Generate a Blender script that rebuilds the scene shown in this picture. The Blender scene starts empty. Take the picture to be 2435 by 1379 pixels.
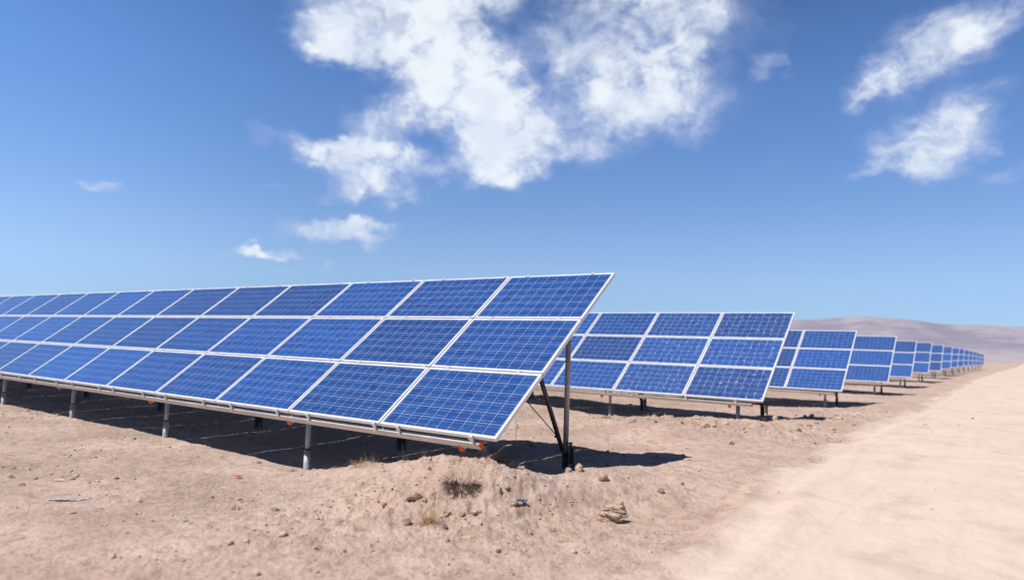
import bpy, bmesh, math, random
import numpy as np
from mathutils import Vector, Matrix
random.seed(7); rng = np.random.default_rng(7)
S = bpy.context.scene; COL = S.collection
PI = math.pi

# ------------------------------------------------------------------ camera
CAM = Vector((0, 0, 1.6))
CR = Vector((0.80593048, 0.59100594, 0.03446785))
CF = Vector((-0.59169004, 0.80221379, 0.07972411))
CU = Vector((0.01946684, -0.08464638, 0.99622088))
FPX, W0, H0 = 1663.9, 2435.0, 1379.0
cd = bpy.data.cameras.new('camera'); co = bpy.data.objects.new('camera', cd); COL.objects.link(co)
m = Matrix((CR, CU, -CF)).transposed().to_4x4(); m.translation = CAM; co.matrix_world = m
cd.sensor_width = 36; cd.sensor_fit = 'HORIZONTAL'; cd.lens = FPX / W0 * 36
cd.clip_start = .05; cd.clip_end = 30000
cd.dof.use_dof = True; cd.dof.focus_distance = 8.8; cd.dof.aperture_fstop = .82
S.camera = co
S.view_settings.view_transform = 'Standard'; S.view_settings.look = 'None'
S.view_settings.exposure = 0; S.view_settings.gamma = 1

def direction(px, py):
    return (CF + CR * ((px - W0 / 2) / FPX) - CU * ((py - H0 / 2) / FPX))

# ------------------------------------------------------------------ node helpers
class NT:
    def __init__(s, tree): s.t = tree; s.n = tree.nodes; s.l = tree.links
    def new(s, typ, **k):
        nd = s.n.new(typ)
        for a, b in k.items(): setattr(nd, a, b)
        return nd
    def put(s, inp, v):
        if isinstance(v, bpy.types.NodeSocket): s.l.new(v, inp)
        elif v is not None:
            if isinstance(v, (tuple, list)) and len(v) == 3 and inp.type == 'RGBA': v = (*v, 1)
            inp.default_value = v
    def math(s, op, a, b=None, c=None, clamp=False):
        nd = s.new('ShaderNodeMath', operation=op, use_clamp=clamp)
        s.put(nd.inputs[0], a)
        if b is not None: s.put(nd.inputs[1], b)
        if c is not None: s.put(nd.inputs[2], c)
        return nd.outputs[0]
    def mix(s, f, a, b, blend='MIX'):
        nd = s.new('ShaderNodeMix', data_type='RGBA', blend_type=blend)
        s.put(nd.inputs[0], f); s.put(nd.inputs[6], a); s.put(nd.inputs[7], b)
        return nd.outputs[2]
    def noise(s, vec, scale, detail=4, rough=.55, dist=0, col=False):
        nd = s.new('ShaderNodeTexNoise')
        s.put(nd.inputs['Vector'], vec); s.put(nd.inputs['Scale'], scale)
        s.put(nd.inputs['Detail'], detail); s.put(nd.inputs['Roughness'], rough); s.put(nd.inputs['Distortion'], dist)
        return nd.outputs['Color' if col else 'Fac']
    def smooth(s, x, a, b, c=0., d=1.):
        nd = s.new('ShaderNodeMapRange', interpolation_type='SMOOTHSTEP')
        s.put(nd.inputs[0], x); s.put(nd.inputs[1], a); s.put(nd.inputs[2], b); s.put(nd.inputs[3], c); s.put(nd.inputs[4], d)
        return nd.outputs[0]
    def vmath(s, op, a, b=None):
        nd = s.new('ShaderNodeVectorMath', operation=op)
        s.put(nd.inputs[0], a)
        if b is not None: s.put(nd.inputs[3] if op == 'SCALE' else nd.inputs[1], b)
        return nd.outputs['Value'] if op in ('LENGTH', 'DOT_PRODUCT') else nd.outputs['Vector']

def material(name):
    m = bpy.data.materials.new(name); m.use_nodes = True
    t = NT(m.node_tree); b = t.n['Principled BSDF']
    return m, t, b
def simple(name, col, rough=.6, metal=0., vary=.12, scale=8., bump=0., bscale=60.):
    m, t, b = material(name)
    tc = t.new('ShaderNodeTexCoord').outputs['Object']
    n = t.noise(tc, scale, 5)
    f = t.smooth(n, .3, .7)
    t.put(b.inputs['Base Color'], t.mix(f, tuple(c * (1 - vary) for c in col), tuple(min(1, c * (1 + vary)) for c in col)))
    t.put(b.inputs['Roughness'], t.math('MULTIPLY_ADD', n, .2, rough - .1)); b.inputs['Metallic'].default_value = metal
    if bump:
        bp = t.new('ShaderNodeBump'); bp.inputs['Strength'].default_value = bump; bp.inputs['Distance'].default_value = .005
        t.put(bp.inputs['Height'], t.noise(tc, bscale, 4)); t.put(b.inputs['Normal'], bp.outputs[0])
    return m

M_FRAME = simple('anodised_aluminium', (.80, .81, .83), .42, .35, .05, 3)
M_RAIL = simple('aluminium_rail', (.60, .59, .58), .48, .45, .08, 4)
M_BACK = simple('dark_backsheet', (.06, .06, .065), .6, 0, .04, 3)
M_STEEL = simple('galvanised_steel', (.44, .43, .44), .55, .3, .2, 14, .15, 90)
M_DARK = simple('weathered_steel', (.085, .085, .10), .55, .5, .25, 12, .2, 80)
M_CLAMP = simple('clamp_aluminium', (.78, .78, .78), .35, .5, .05, 20)
M_ORANGE = simple('orange_plastic', (.85, .10, .012), .5, 0, .1, 12)
M_CABLE = simple('black_cable', (.02, .02, .02), .6, 0, .1, 12)
M_BLUEP = simple('blue_plastic_film', (.10, .16, .36), .4, 0, .2, 40)
M_GREYP = simple('dusty_plastic_film', (.46, .43, .45), .6, 0, .3, 9)
M_WHITEP = simple('white_plastic_film', (.8, .8, .82), .45, 0, .1, 20)
M_ROCK = simple('pinkish_stone', (.46, .345, .275), .95, 0, .28, 14, .8, 70)
M_ROCKD = simple('dark_stone', (.27, .205, .17), .95, 0, .3, 14, .8, 70)
M_ROCKG = simple('grey_stone', (.42, .42, .42), .9, 0, .2, 14, .8, 70)
M_CLOD = simple('dry_clod', (.48, .36, .285), .98, 0, .3, 10, 1., 60)
M_STRAW = simple('golden_straw', (.42, .28, .11), .8, 0, .3, 9)
M_TWIG = simple('grey_twig', (.34, .28, .22), .85, 0, .3, 9)
M_ROOT = simple('brown_dry_roots', (.11, .07, .05), .9, 0, .4, 20)
M_GREEN = simple('dull_green_leaves', (.10, .12, .055), .8, 0, .3, 20)

def cell_material(name, glint):
    m, t, b = material(name)
    tc = t.new('ShaderNodeTexCoord').outputs['Object']
    rnd = t.new('ShaderNodeObjectInfo').outputs['Random']
    sp = t.new('ShaderNodeSeparateXYZ'); t.put(sp.inputs[0], tc)
    gx = t.math('MULTIPLY_ADD', sp.outputs[0], 1 / .1565, 50.0)
    gy = t.math('MULTIPLY_ADD', sp.outputs[1], 1 / .1553, 50.0)
    fx, fy = t.math('FRACT', gx), t.math('FRACT', gy)
    ax = t.math('ABSOLUTE', t.math('SUBTRACT', fx, .5)); ay = t.math('ABSOLUTE', t.math('SUBTRACT', fy, .5))
    # gaps between the cells show the pale back sheet
    lx = t.math('GREATER_THAN', ax, .4885); ly = t.math('GREATER_THAN', ay, .4865)
    gap = t.math('MAXIMUM', lx, ly)
    corner = t.math('GREATER_THAN', t.math('ADD', ax, ay), .968)
    gap = t.math('MAXIMUM', gap, corner)
    bus = t.math('LESS_THAN', t.math('ABSOLUTE', t.math('SUBTRACT', ay, .25)), .0125)
    # polycrystalline grains, one tone per cell, one per panel
    cell = t.new('ShaderNodeCombineXYZ'); t.put(cell.inputs[0], t.math('FLOOR', gx)); t.put(cell.inputs[1], t.math('FLOOR', gy)); t.put(cell.inputs[2], t.math('MULTIPLY', rnd, 57.))
    wn = t.new('ShaderNodeTexWhiteNoise', noise_dimensions='3D'); t.put(wn.inputs['Vector'], cell.outputs[0])
    vo = t.new('ShaderNodeTexVoronoi'); t.put(vo.inputs['Vector'], t.vmath('ADD', tc, cell.outputs[0])); vo.inputs['Scale'].default_value = 55
    sv = t.new('ShaderNodeSeparateColor'); t.put(sv.inputs[0], vo.outputs['Color'])
    tone = t.math('ADD', t.math('MULTIPLY', wn.outputs['Value'], .5), t.math('MULTIPLY', sv.outputs[0], .5))
    base = t.mix(tone, (.003, .030, .19), (.011, .100, .36))
    patch = t.noise(t.vmath('ADD', tc, cell.outputs[0]), .9, 3)
    pl = t.math('MULTIPLY_ADD', rnd, .42, .76)
    base = t.mix(t.smooth(t.noise(tc, 2.2, 3), .35, .7), base, (.005, .060, .275))
    base = t.mix(1., base, t.vmath('SCALE', (1, 1, 1), pl), 'MULTIPLY')
    # silver ribbons, brightness broken up along their length
    st = t.new('ShaderNodeMapping'); st.inputs['Scale'].default_value = (9, 60, 1); t.put(st.inputs[0], tc)
    rb = t.noise(st.outputs[0], 1.0, 4, .7)
    ribbon = t.mix(t.smooth(rb, .38, .66), (.03, .09, .26), (.36, .46, .58))
    col = t.mix(bus, base, ribbon)
    # dust film, thicker near the lower frame edge
    col = t.mix(gap, col, (.42, .50, .64))
    dust = t.math('MULTIPLY', t.smooth(t.noise(tc, 5, 6, .65), .4, .75), .035)
    col = t.mix(t.math('ADD', dust, .008), col, (.50, .46, .44))
    t.put(b.inputs['Base Color'], col)
    b.inputs['Roughness'].default_value = .42
    b.inputs['Specular IOR Level'].default_value = .2
    b.inputs['Coat Weight'].default_value = .65; b.inputs['Coat Roughness'].default_value = .10; b.inputs['Coat IOR'].default_value = 1.42
    bp = t.new('ShaderNodeBump'); bp.inputs['Strength'].default_value = .04; bp.inputs['Distance'].default_value = .01
    t.put(bp.inputs['Height'], t.noise(tc, 3, 2)); t.put(b.inputs['Coat Normal'], bp.outputs[0])
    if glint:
        # sun glints painted as white specks along the ribbons
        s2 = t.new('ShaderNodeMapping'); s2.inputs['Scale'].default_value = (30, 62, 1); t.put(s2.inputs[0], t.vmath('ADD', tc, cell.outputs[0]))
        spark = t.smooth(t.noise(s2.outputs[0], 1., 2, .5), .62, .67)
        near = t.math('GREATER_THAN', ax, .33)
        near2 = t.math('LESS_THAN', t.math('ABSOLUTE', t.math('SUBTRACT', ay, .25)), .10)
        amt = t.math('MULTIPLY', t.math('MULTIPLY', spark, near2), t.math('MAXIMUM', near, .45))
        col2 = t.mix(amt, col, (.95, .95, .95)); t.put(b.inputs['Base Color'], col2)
        pass
    return m
M_CELL = cell_material('polycrystalline_cells', False)
M_CELLG = cell_material('polycrystalline_cells_painted_glint', True)

# ------------------------------------------------------------------ mesh helpers
def mesh_obj(name, bm, mat, parent=None, smooth=False, loc=None, rot=None):
    me = bpy.data.meshes.new(name); bm.to_mesh(me); bm.free()
    me.materials.append(mat)
    if smooth: me.polygons.foreach_set('use_smooth', [True] * len(me.polygons))
    o = bpy.data.objects.new(name, me); COL.objects.link(o)
    if parent: o.parent = parent
    if loc is not None: o.location = loc
    if rot is not None: o.rotation_euler = rot
    return o
def copy_of(o, parent, loc, rot=None, kids=True):
    c = o.copy(); COL.objects.link(c); c.parent = parent; c.location = loc
    if rot is not None: c.rotation_euler = rot
    if kids:
        for ch in o.children:
            d = ch.copy(); COL.objects.link(d); d.parent = c
    return c
def box(bm, c, s, rx=0., bev=0.):
    r = bmesh.ops.create_cube(bm, size=1)['verts']
    M = Matrix.Translation(c) @ Matrix.Rotation(rx, 4, 'X') @ Matrix.Diagonal((*s, 1))
    bmesh.ops.transform(bm, matrix=M, verts=r)
    if bev:
        es = list({e for v in r for e in v.link_edges})
        bmesh.ops.bevel(bm, geom=es, offset=bev, segments=1, affect='EDGES', profile=.7)
def tube(bm, a, b, r, r2=None, seg=14, cap=True):
    a, b = Vector(a), Vector(b); d = b - a; L = d.length
    v = bmesh.ops.create_cone(bm, cap_ends=cap, segments=seg, radius1=r, radius2=r if r2 is None else r2, depth=L)['verts']
    M = Matrix.Translation((a + b) / 2) @ d.to_track_quat('Z', 'Y').to_matrix().to_4x4()
    bmesh.ops.transform(bm, matrix=M, verts=v)
def wire(bm, pts, r, seg=6):
    for p, q in zip(pts, pts[1:]): tube(bm, p, q, r, seg=seg)
def tag(o, label=None, cat=None, group=None, kind=None):
    if label: o['label'] = label
    if cat: o['category'] = cat
    if group: o['group'] = group
    if kind: o['kind'] = kind
    return o
def empty(name, loc):
    o = bpy.data.objects.new(name, None); COL.objects.link(o); o.location = loc; o.empty_display_size = .2
    return o

# ------------------------------------------------------------------ terrain height
def hash2(ix, iy, s):
    n = (ix.astype(np.int64) * 374761393 + iy.astype(np.int64) * 668265263 + s * 1442695041) & 0xffffffff
    n = ((n ^ (n >> 13)) * 1274126177) & 0xffffffff
    n = (n ^ (n >> 16)) & 0xffffffff
    return n / 4294967295.0
def vnoise(x, y, s=0):
    ix, iy = np.floor(x), np.floor(y); fx, fy = x - ix, y - iy
    fx = fx * fx * fx * (fx * (fx * 6 - 15) + 10); fy = fy * fy * fy * (fy * (fy * 6 - 15) + 10)
    a, b = hash2(ix, iy, s), hash2(ix + 1, iy, s); c, d = hash2(ix, iy + 1, s), hash2(ix + 1, iy + 1, s)
    return (a + (b - a) * fx) * (1 - fy) + (c + (d - c) * fx) * fy
def fbm(x, y, o=4, s=0, g=.5):
    t = 0; a = 1.; n = 0
    for i in range(o):
        ca, sa = math.cos(i * 1.3), math.sin(i * 1.3)
        t = t + a * vnoise((x * ca - y * sa) * 2 ** i, (x * sa + y * ca) * 2 ** i, s + i * 17); n += a; a *= g
    return t / n
def sstep(x, a, b):
    t = np.clip((x - a) / (b - a), 0, 1); return t * t * (3 - 2 * t)
CP = [  # x, y, z, sigma
 (-15.4,5.9,-.04,1.2),(-12.5,5.9,-.03,1.0),(-11.2,5.9,-.04,.7),(-9.2,5.9,-.06,.7),(-7.96,5.94,-.10,.35),(-7.6,5.93,-.08,.3),(-7.14,5.9,-.03,.3),
 (-6.78,5.86,.05,.28),(-6.1,5.77,.21,.3),(-5.38,5.71,.33,.3),(-4.9,5.68,.42,.25),(-4.5,5.64,.47,.25),(-4.16,5.62,.48,.22),(-4.1,5.9,.37,.2),(-4.05,6.21,.28,.2),(-4.0,6.55,.29,.25),
 (-3.96,6.91,.29,.3),(-3.9,7.29,.25,.3),(-3.84,7.71,.22,.35),(-3.71,8.64,.19,.4),(-3.62,9.2,.19,.4),(-3.93,9.17,.22,.3),
 (-6.87,9.26,.07,.6),(-6.03,9.22,.14,.5),(-5.36,9.23,.12,.4),(-4.93,9.22,.12,.4),(-4.59,9.22,.13,.35),
 (-5.3,6.6,.10,.4),(-4.7,7.2,.08,.35),(-4.4,6.5,.16,.25),(-6.2,6.7,.02,.5),(-5.5,8.0,.06,.5),
 (-5.0,5.05,.20,.3),(-4.3,5.0,.20,.25),(-4.52,5.3,.40,.11),(-5.9,5.0,.06,.4),(-6.9,4.9,-.03,.5),(-8.5,4.6,-.05,.8),(-3.7,5.6,.16,.35),(-3.4,6.6,.12,.4),(-4.6,4.3,.07,.5),(-3.6,4.4,.05,.5),
 (-9.46,14.42,.18,.6),(-8.31,14.4,.09,.5),(-7.22,14.4,.11,.5),(-6.21,14.4,.16,.45),(-5.25,14.35,.27,.45),(-4.18,14.35,.28,.4),(-4.8,12.6,.30,.6),(-3.95,15.56,.27,.5),(-4.54,17.8,.10,.6),(-3.75,17.8,.19,.5),
 (-8.9,17.9,.09,.8),(-10.3,17.85,.12,.8),(-3.73,27.8,.14,1.2),(-6.2,23.2,-.03,1.),(-4.56,23.1,.09,.9),(-6.6,26.5,.05,1.2)]
CPT = list(CP)
YS = [-50, 3, 6, 9.2, 14, 18, 24, 40, 60, 100, 160, 4000]; ZS = [0, 0, -.01, .12, .17, .12, .07, .15, .30, .38, .35, .3]
def ground(x, y, detail=True):
    x = np.atleast_1d(np.asarray(x, float)); y = np.atleast_1d(np.asarray(y, float))
    h0 = np.interp(y, YS, ZS)
    num = np.zeros_like(x); den = np.full_like(x, .12)
    near = y < 35
    for cx, cy, cz, sg in CP:
        w = np.exp(-((x - cx) ** 2 + (y - cy) ** 2) / (2 * sg * sg * 1.6)) * near
        num += w * (cz - np.interp(cy, YS, ZS)); den += w
    h = h0 + num / den * np.where(near, 1, 0)
    ex = np.interp(y, [3, 5, 6, 8.5, 12, 16, 50], [-1.95, -2.05, -2.15, -2.42, -2.45, -2.55, -2.95])
    road = sstep(x - ex + .5 * (fbm(x * .7, y * .7, 3, 5) - .5) + .25 * (fbm(x * 3, y * 3, 3, 6) - .5), -.34, .30)
    road = road * (1 - sstep(x, 3.4, 3.8)) * (y > -300)
    h = h * (1 - road) + road * (np.interp(y, YS, ZS) + .08 + .045 * np.clip(x + 2.4, 0, 5))
    # graded lip along the road edge, tyre tracks
    wob = .10 * (fbm(x * .2 + 9, y * .6, 3, 8) - .5)
    h += .030 * np.exp(-((x - ex + .06 + wob) / .13) ** 2) - .018 * np.exp(-((x - ex + -.22 + wob) / .10) ** 2) + .018 * np.exp(-((x - ex + -.44 + wob) / .10) ** 2)
    rough = .35 + .9 * np.exp(-((x + 4.6) ** 2 / 2.2 + (y - 5.2) ** 2 / 1.6)) + 1.3 * np.exp(-((x + 5.4) ** 2 / 6 + (y - 13.2) ** 2 / 1.6)) \
        + .5 * np.exp(-((x + 4.0) ** 2 / 1.5 + (y - 20) ** 2 / 30))
    rough = rough * (.6 + .8 * fbm(x * .8, y * .8, 2, 40)) * (1 - .72 * road)
    if detail:
        far = 1 - sstep(np.hypot(x, y), 60, 160)
        h += (fbm(x * .55, y * .55, 3, 1) - .5) * .10 * (1 + road * .5) * far * (.35 + .65 * sstep(np.abs(y - 6), .3, 2.0))
        h += (fbm(x * 2.2, y * 2.2, 3, 11) - .5) * .10 * rough * far
        c = fbm(x * 7, y * 7, 4, 21, .6)
        h += (c - .5) * .095 * rough * far + road * far * ((fbm(x * 1.8, y * .9, 3, 77) - .5) * .045 + (fbm(x * 9, y * 6, 3, 79) - .5) * .014)
        r = 1 - np.abs(2 * fbm(x * 13, y * 13, 3, 31) - 1)
        h += (r - .7) * .022 * rough * rough * far
        h += (fbm(x * 30, y * 30, 2, 61) - .5) * .022 * (rough + .12) * far
        h += (fbm(x * .02, y * .02, 3, 71) - .5) * 5 * sstep(np.hypot(x, y), 150, 900)
    return h, road, rough
for _ in range(6):
    ox, oy = np.meshgrid(np.linspace(-.12, .12, 5), np.linspace(-.12, .12, 5))
    cx_ = np.array([c[0] for c in CPT]); cy_ = np.array([c[1] for c in CPT])
    hh = ground((cx_[:, None] + ox.ravel()).ravel(), (cy_[:, None] + oy.ravel()).ravel())[0].reshape(len(CPT), -1).mean(1)
    CP = [(c[0], c[1], float(np.clip(c[2] + .75 * (t_[2] - h_), t_[2] - .2, t_[2] + .2)), c[3]) for c, t_, h_ in zip(CP, CPT, hh)]
def gz(x, y): return float(ground([x], [y])[0][0])
def drop(px, py):
    """the spot of ground seen in this direction of the photograph"""
    d = direction(px, py); t = .5
    ts = 2.0 * 1.004 ** np.arange(900)
    h = ground(CAM.x + d.x * ts, CAM.y + d.y * ts)[0]
    k = int(np.argmax(CAM.z + d.z * ts < h)); t = ts[k]
    return Vector((CAM.x + d.x * t, CAM.y + d.y * t, float(h[k]))), t

# ------------------------------------------------------------------ ground sheet
fa = math.atan2(CF.y, CF.x)
half = math.radians(50)
ang = np.concatenate([np.linspace(fa - half, fa + half, 1250), np.linspace(fa + half, fa - half + 2 * PI, 120)[1:-1]])
rad = np.concatenate([np.linspace(.3, 2.8, 14, endpoint=False), 2.8 * (60 / 2.8) ** np.linspace(0, 1, 780, endpoint=False), 60 * (5000 / 60) ** np.linspace(0, 1, 110)])
A, R = np.meshgrid(ang, rad); X = R * np.cos(A); Y = R * np.sin(A)
Hh, RD, RG = ground(X.ravel(), Y.ravel())
na, nr = len(ang), len(rad)
V = np.stack([X.ravel(), Y.ravel(), Hh], 1)
V = np.vstack([V, [[0, 0, float(Hh[:na].mean())]]])
i = np.arange(nr - 1)[:, None] * na; j = np.arange(na)[None]; j2 = (j + 1) % na
Q = np.stack([i + j, i + j2, i + na + j2, i + na + j], -1).reshape(-1, 4)[:, ::-1]
T = np.stack([np.full(na, len(V) - 1), np.arange(na), (np.arange(na) + 1) % na], 1)
def np_mesh(name, V, polys, mat, smooth=True):
    me = bpy.data.meshes.new(name)
    me.vertices.add(len(V)); me.vertices.foreach_set('co', np.asarray(V, np.float32).ravel())
    li = np.concatenate([p.ravel() for p in polys]).astype(np.int32)
    tot = np.concatenate([np.full(len(p), p.shape[1]) for p in polys]).astype(np.int32)
    st = np.concatenate([[0], np.cumsum(tot)[:-1]]).astype(np.int32)
    me.loops.add(len(li)); me.loops.foreach_set('vertex_index', li)
    me.polygons.add(len(tot)); me.polygons.foreach_set('loop_start', st); me.polygons.foreach_set('loop_total', tot)
    me.update(calc_edges=True); me.validate()
    if smooth: me.polygons.foreach_set('use_smooth', np.ones(len(me.polygons), bool))
    me.materials.append(mat)
    return me
def veg_shade_at(x, y):
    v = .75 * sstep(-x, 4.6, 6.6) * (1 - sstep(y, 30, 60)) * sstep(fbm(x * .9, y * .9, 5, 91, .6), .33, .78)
    v = np.maximum(v, .95 * sstep(y, 6.0, 6.6) * (1 - sstep(y, 8.7, 9.4)) * sstep(-x, 5.0, 6.2))  # band under the front array, soil colour darkened to deepen its shadow
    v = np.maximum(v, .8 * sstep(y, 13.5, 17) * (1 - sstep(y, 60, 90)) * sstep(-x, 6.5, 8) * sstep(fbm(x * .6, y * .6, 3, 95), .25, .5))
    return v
def ground_material():
    m, t, b = material('dry_desert_soil')
    pos = t.new('ShaderNodeNewGeometry').outputs['Position']
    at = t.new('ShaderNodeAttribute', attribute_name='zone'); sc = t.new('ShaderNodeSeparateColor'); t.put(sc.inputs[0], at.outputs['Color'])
    road, veg_shade, rough = sc.outputs[0], sc.outputs[1], sc.outputs[2]
    n1 = t.noise(pos, .8, 6, .6); n2 = t.noise(pos, 6, 6, .65); n3 = t.noise(pos, 45, 4, .6); n4 = t.noise(pos, 160, 3, .6)
    c = t.mix(t.smooth(n1, .35, .65), (.515, .375, .315), (.63, .48, .41))
    c = t.mix(t.math('MULTIPLY', t.smooth(n2, .46, .66), .7), c, (.37, .265, .21))
    c = t.mix(t.math('MULTIPLY', t.smooth(n3, .53, .66), .55), c, (.22, .155, .125))
    c = t.mix(t.math('MULTIPLY', t.smooth(n3, .42, .30), .30), c, (.66, .53, .43))
    c = t.mix(t.math('MULTIPLY', t.math('MULTIPLY', rough, .35), t.smooth(n4, .4, .65)), c, (.25, .18, .14))
    # thin dead grass dulls the soil; shade is painted in under the front array
    vg = t.math('MULTIPLY', veg_shade, t.smooth(t.noise(pos, 22, 5, .7), .36, .58))
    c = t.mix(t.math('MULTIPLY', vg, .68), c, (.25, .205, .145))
    # bladed road: paler, with damp-looking smears
    rc = t.mix(t.smooth(t.noise(pos, 1.7, 4, .55), .50, .75), (.65, .53, .45), (.545, .42, .36))
    st = t.new('ShaderNodeMapping'); st.inputs['Scale'].default_value = (9, .5, 1); t.put(st.inputs[0], pos)
    rc = t.mix(t.math('MULTIPLY', t.smooth(t.noise(st.outputs[0], 1, 5, .6), .5, .75), .35), rc, (.54, .42, .34))
    rc = t.mix(t.math('MULTIPLY', t.smooth(n3, .58, .72), .3), rc, (.38, .28, .22))
    c = t.mix(t.smooth(t.math('ADD', road, t.math('MULTIPLY', t.math('SUBTRACT', n2, .5), .5)), .1, .95), c, rc)
    t.put(b.inputs['Base Color'], c); b.inputs['Roughness'].default_value = .97; b.inputs['Specular IOR Level'].default_value = .1
    bp = t.new('ShaderNodeBump'); bp.inputs['Strength'].default_value = .8; bp.inputs['Distance'].default_value = .016
    hgt = t.math('ADD', t.math('MULTIPLY', n3, .8), t.math('MULTIPLY', n4, .45))
    t.put(bp.inputs['Height'], t.math('MULTIPLY', hgt, t.math('SUBTRACT', 1., t.math('MULTIPLY', road, .7))))
    t.put(b.inputs['Normal'], bp.outputs[0])
    return m
M_SOIL = ground_material()
me = np_mesh('ground', V, [Q, T], M_SOIL)
at = me.color_attributes.new('zone', 'FLOAT_COLOR', 'POINT')
z = np.ones((len(V), 4), np.float32); z[:-1, 0] = RD; z[:-1, 1] = veg_shade_at(X.ravel(), Y.ravel()) * (1 - RD); z[:-1, 2] = np.clip(RG, 0, 1)
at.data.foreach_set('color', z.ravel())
g = bpy.data.objects.new('ground', me); COL.objects.link(g); tag(g, kind='structure')

# ------------------------------------------------------------------ hills
def hill_material():
    m, t, b = material('bare_hillside_painted_haze')
    pos = t.new('ShaderNodeNewGeometry').outputs['Position']
    sp = t.new('ShaderNodeSeparateXYZ'); t.put(sp.inputs[0], pos)
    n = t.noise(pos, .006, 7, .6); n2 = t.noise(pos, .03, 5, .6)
    c = t.mix(t.smooth(n, .38, .62), (.25, .235, .30), (.35, .32, .37))  # distance haze painted into the hillside colours
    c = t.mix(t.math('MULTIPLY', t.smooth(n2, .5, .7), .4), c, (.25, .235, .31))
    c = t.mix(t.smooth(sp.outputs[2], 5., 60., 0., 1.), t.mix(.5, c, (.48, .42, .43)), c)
    t.put(b.inputs['Base Color'], c); b.inputs['Roughness'].default_value = 1; b.inputs['Specular IOR Level'].default_value = 0
    return m
prof = [(-180, 1.2), (-110, 1.6), (-80, 1.5), (-60, 1.8), (-45, 1.9), (-27.7, 2.2), (-20, 2.55), (-14.3, 2.75), (-12.3, 2.85), (-9.7, 3.15), (-7, 2.93), (-4.8, 2.62), (-3, 2.56), (0, 2.5), (8, 2.2), (20, 2.4), (40, 1.6), (90, 1.3), (180, 1.2)]
az = np.radians(np.concatenate([np.linspace(-180, -40, 80, endpoint=False), np.linspace(-40, 15, 420, endpoint=False), np.linspace(15, 180, 90)]))
dist = np.linspace(1500, 3600, 46)
AZ, D = np.meshgrid(az, dist)
crest = np.tan(np.radians(np.interp(np.degrees(AZ), [p[0] for p in prof], [p[1] for p in prof]))) * 3000
s = (D - 1500) / 1500
shape = np.where(s < 1, sstep(s, 0, 1) * .55 + .45 * np.clip(s, 0, 1) ** 2, 1 - .8 * sstep(s, 1, 1.4))
xx, yy = D * np.sin(AZ), D * np.cos(AZ)
gull = np.abs(fbm(xx / 420, yy / 420, 5, 201) - .5) * 2
hz = crest * shape * (1 - .5 * (1 - gull) * np.sin(np.clip(s, 0, 1) * PI)) + (fbm(xx / 150, yy / 150, 4, 222) - .5) * 16 * np.clip(s * 3, 0, 1) * (1 - sstep(np.abs(s - 1), .25, 0) * .7)
foot = 38 * np.exp(-((D - 2050) / 260) ** 2) * sstep(fbm(xx / 600 + 4, yy / 600, 3, 240), .35, .7)
hz = np.maximum(hz, foot) - 3 * (s <= 0.001) * 2
na2 = len(az); nd = len(dist)
i = np.arange(nd - 1)[:, None] * na2; j = np.arange(na2 - 1)[None]
Qh = np.stack([i + j, i + na2 + j, i + na2 + j + 1, i + j + 1], -1).reshape(-1, 4)
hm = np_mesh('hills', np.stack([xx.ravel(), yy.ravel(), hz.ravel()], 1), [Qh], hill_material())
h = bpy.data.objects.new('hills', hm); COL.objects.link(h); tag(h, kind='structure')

# ------------------------------------------------------------------ solar arrays
TILT = math.radians(38.42); CT, STi = math.cos(TILT), math.sin(TILT)
PW, PH = 1.66, 1.018; MW, MH = 1.640, .998; FW = .027; TH = .042
def panel_proto(glint=False):
    bm = bmesh.new()
    x, y = MW / 2, MH / 2
    for sx, sy, wx, wy in ((0, y - FW / 2, MW, FW), (0, -y + FW / 2, MW, FW), (x - FW / 2, 0, FW, MH - 2 * FW), (-x + FW / 2, 0, FW, MH - 2 * FW)):
        box(bm, (sx, sy, -TH / 2), (wx, wy, TH))
    o = mesh_obj('solar_panel', bm, M_FRAME)
    bm = bmesh.new(); box(bm, (0, 0, -.012), (MW - 2 * FW - .001, MH - 2 * FW - .001, .004)); bs = mesh_obj('backsheet', bm, M_BACK, o)
    bm = bmesh.new(); box(bm, (0, 0, -.006), (MW - 2 * FW, MH - 2 * FW, .007)); gl = mesh_obj('cell_glass', bm, M_CELLG if glint else M_CELL, o)
    return o
protos = {}
def plane_pt(off, v, n):
    """array-local point: off metres left of the right edge, v up the slope, n below the glass; origin = bottom right glass corner"""
    return Vector((-off, v * CT + n * STi, v * STi - n * CT))
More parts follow.
